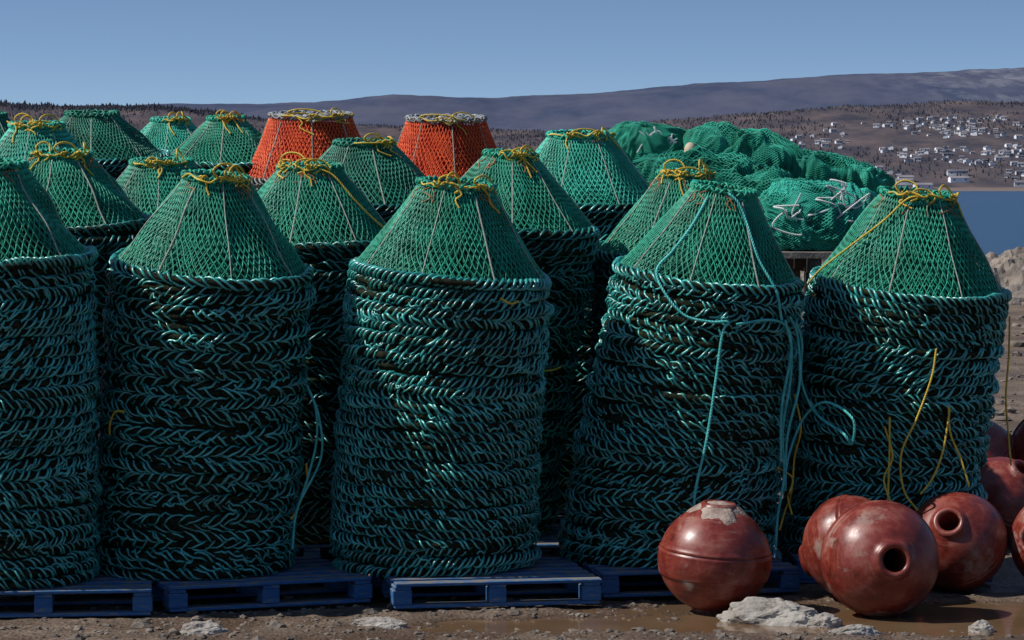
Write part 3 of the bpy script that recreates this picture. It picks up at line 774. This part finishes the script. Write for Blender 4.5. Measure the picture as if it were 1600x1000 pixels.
q = N.new('ShaderNodeMath'); q.operation = 'MULTIPLY'; L.new(mr.outputs[0], q.inputs[0]); L.new(r3.outputs[0], q.inputs[1])
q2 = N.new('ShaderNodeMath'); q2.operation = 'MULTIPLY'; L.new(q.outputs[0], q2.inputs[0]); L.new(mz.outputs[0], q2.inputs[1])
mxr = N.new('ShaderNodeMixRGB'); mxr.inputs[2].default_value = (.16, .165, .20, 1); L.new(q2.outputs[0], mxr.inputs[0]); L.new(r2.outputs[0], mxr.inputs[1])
my = N.new('ShaderNodeMapRange'); my.inputs[1].default_value = 3400; my.inputs[2].default_value = 4400; L.new(sep.outputs['Y'], my.inputs[0])  # haze painted into the base colour: hills turn bluer with distance
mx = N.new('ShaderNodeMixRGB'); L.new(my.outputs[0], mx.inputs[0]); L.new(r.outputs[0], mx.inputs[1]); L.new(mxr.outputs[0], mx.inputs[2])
mb = N.new('ShaderNodeMapRange'); mb.inputs[1].default_value = 0.2; mb.inputs[2].default_value = 1.6; mb.inputs[3].default_value = 1; mb.inputs[4].default_value = 0; L.new(sep.outputs['Z'], mb.inputs[0])
mx2 = N.new('ShaderNodeMixRGB'); mx2.inputs[2].default_value = (.17, .135, .125, 1); L.new(mb.outputs[0], mx2.inputs[0]); L.new(mx.outputs[0], mx2.inputs[1])
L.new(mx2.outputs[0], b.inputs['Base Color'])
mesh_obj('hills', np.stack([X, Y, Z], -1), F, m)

T = Acc(); rng = np.random.default_rng(3)
k6 = 6; ua = np.arange(k6) * 2 * np.pi / k6
tf = []
for l in range(2):
    o_ = l * (k6 + 1)
    tf += [(o_ + i, o_ + (i + 1) % k6, o_ + k6) for i in range(k6)]
tf = np.array(tf)
def tree(x, y, h):
    w = h * rng.uniform(.25, .4); z = float(hill_h(np.array(float(x)), np.array(float(y)))) - .5
    V = [(x + w * math.cos(a) * rng.uniform(.7, 1.2), y + w * math.sin(a), z) for a in ua] + [(x, y, z + h * .75)]
    V += [(x + w * .65 * math.cos(a) * rng.uniform(.7, 1.2), y + w * .65 * math.sin(a), z + h * .45) for a in ua] + [(x, y, z + h)]
    T.add(np.array(V), tf)
for k in range(2600):
    tree(rng.uniform(-600, -300) + rng.normal() * 20, 3290 + rng.normal() * 25, rng.uniform(1.5, 5.5) * (.6 + .8 * rng.random() ** 3))
for k in range(1500):
    tree(rng.uniform(-330, 620), 3280 + rng.normal() * 25, rng.uniform(1.5, 3.5))
for k in range(12000):
    x = rng.uniform(-600, 620); y = rng.uniform(2380, 3270)
    if vnoise(np.array(x * .012), np.array(y * .006), 4) + .3 * vnoise(np.array(x * .05), np.array(y * .03), 5) > .62: tree(x, y, rng.uniform(1.5, 4))
T.obj('distant_conifer_forest', mat_basic('far_conifer', (.036, .040, .054), (.056, .056, .068), rough=1, spec=0, scale=.05), None, smooth=False)

Wl = Acc(); Rf = Acc(); Wn = Acc()
def house(x, y, w, d, h, a, tall=False):
    z = float(hill_h(np.array(float(x)), np.array(float(y))))
    ca, sa = math.cos(a), math.sin(a)
    def tr(p):
        p = np.array(p, dtype=float); return np.stack([x + p[:, 0] * ca - p[:, 1] * sa, y + p[:, 0] * sa + p[:, 1] * ca, z + p[:, 2]], 1)
    V, F_ = box_vf(0, 0, h / 2 - 1, w, d, h + 2); Wl.add(tr(V), F_)
    rh = h * .45; e = .4; t = h
    R = [(-w / 2 - e, -d / 2 - e, t), (w / 2 + e, -d / 2 - e, t), (w / 2 + e, 0, t + rh), (-w / 2 - e, 0, t + rh), (-w / 2 - e, d / 2 + e, t), (w / 2 + e, d / 2 + e, t)]
    Rf.add(tr(R), np.array([(0, 1, 2, 3), (3, 2, 5, 4)]))
    G_ = [(-w / 2, -d / 2, t), (-w / 2, d / 2, t), (-w / 2, 0, t + rh * .98), (-w / 2, 0, t + rh * .98), (w / 2, -d / 2, t), (w / 2, d / 2, t), (w / 2, 0, t + rh * .98), (w / 2, 0, t + rh * .98)]
    Wl.add(tr(G_), np.array([(0, 1, 2, 3), (4, 5, 6, 7)]))
    for q in (-.3, .3):
        Wn.add(tr([(q * w - .6, -d / 2 - .05, h * .4), (q * w + .6, -d / 2 - .05, h * .4), (q * w + .6, -d / 2 - .05, h * .75), (q * w - .6, -d / 2 - .05, h * .75)]), np.array([(0, 1, 2, 3)]))
cnt = 0
while cnt < 620:
    px = rng.random() ** .6; x = 60 + px * 520 + rng.normal() * 15; y = 2312 + rng.random() ** 1.9 * 800
    dens = vnoise(np.array(x * .014), np.array(y * .009), 12)
    if dens < .40 or rng.random() > (dens - .25) * 2: continue
    if y > 2450 and x < 60 + (y - 2450) * .45: continue
    sc_ = rng.uniform(.45, .95)
    house(x, y, 6.6 * sc_, 5.2 * sc_, 3.0 * sc_, rng.uniform(-.5, .5) + (1.57 if rng.random() < .4 else 0)); cnt += 1
for k in range(12):
    house(rng.uniform(200, 560), rng.uniform(2315, 2500), rng.uniform(10, 18), 8, 3.4, rng.uniform(-.2, .2))
for k in range(40):
    house(rng.uniform(-560, 90), rng.uniform(2320, 2700), 7, 6, 3.4, rng.uniform(-.5, .5))
town = empty('distant_town')
mw = mat_basic('house_wall', (.30, .30, .32), (.78, .79, .82), rough=.8, scale=.05, detail=1, coords='Object')
Wl.obj('walls', mw, town, False); Rf.obj('roofs', mat_basic('house_roof', (.08, .08, .10), (.22, .20, .21), rough=.9, scale=.05, detail=1), town, False); Wn.obj('windows', mat_basic('house_glass', (.05, .05, .07), rough=.3), town, False)

# ------------------------------------------------------------------ light
EL, AZ = 46, 9     # elevation, and degrees the sun stands in front of due left
sv = Vector((-math.cos(math.radians(AZ)) * math.cos(math.radians(EL)), -math.sin(math.radians(AZ)) * math.cos(math.radians(EL)), math.sin(math.radians(EL))))
ld = bpy.data.lights.new('sun', 'SUN'); ld.energy = 5.0; ld.angle = math.radians(.53); ld.color = (1, .96, .90)
lo = bpy.data.objects.new('sun', ld); link(lo); lo.rotation_euler = sv.to_track_quat('Z', 'Y').to_euler()
w = bpy.data.worlds.new('World'); sc.world = w; w.use_nodes = True
N = w.node_tree.nodes; L = w.node_tree.links
bg = N['Background']; bg.inputs['Strength'].default_value = .115
sky = N.new('ShaderNodeTexSky'); sky.sky_type = 'NISHITA'; sky.sun_disc = False
sky.sun_elevation = math.radians(EL); sky.sun_rotation = math.radians(270 - AZ)
sky.air_density = 1.0; sky.dust_density = .3; sky.ozone_density = 3.2
tc = N.new('ShaderNodeTexCoord'); mp = N.new('ShaderNodeMapping'); mp.inputs['Scale'].default_value = (1, 1, 4); mp.inputs['Location'].default_value = (0, 0, .06)
nm = N.new('ShaderNodeVectorMath'); nm.operation = 'NORMALIZE'
L.new(tc.outputs['Generated'], mp.inputs[0]); L.new(mp.outputs[0], nm.inputs[0]); L.new(nm.outputs[0], sky.inputs['Vector'])
L.new(sky.outputs[0], bg.inputs['Color'])

# ------------------------------------------------------------------ camera
cam = bpy.data.cameras.new('camera'); co = bpy.data.objects.new('camera', cam); link(co)
cam.sensor_width = 36; cam.lens = 4700 / 1600 * 36; cam.clip_start = .5; cam.clip_end = 20000
co.location = (0, 0, CH)
co.rotation_euler = (math.radians(90) - math.atan(210 / 4700), 0, 0)
sc.camera = co
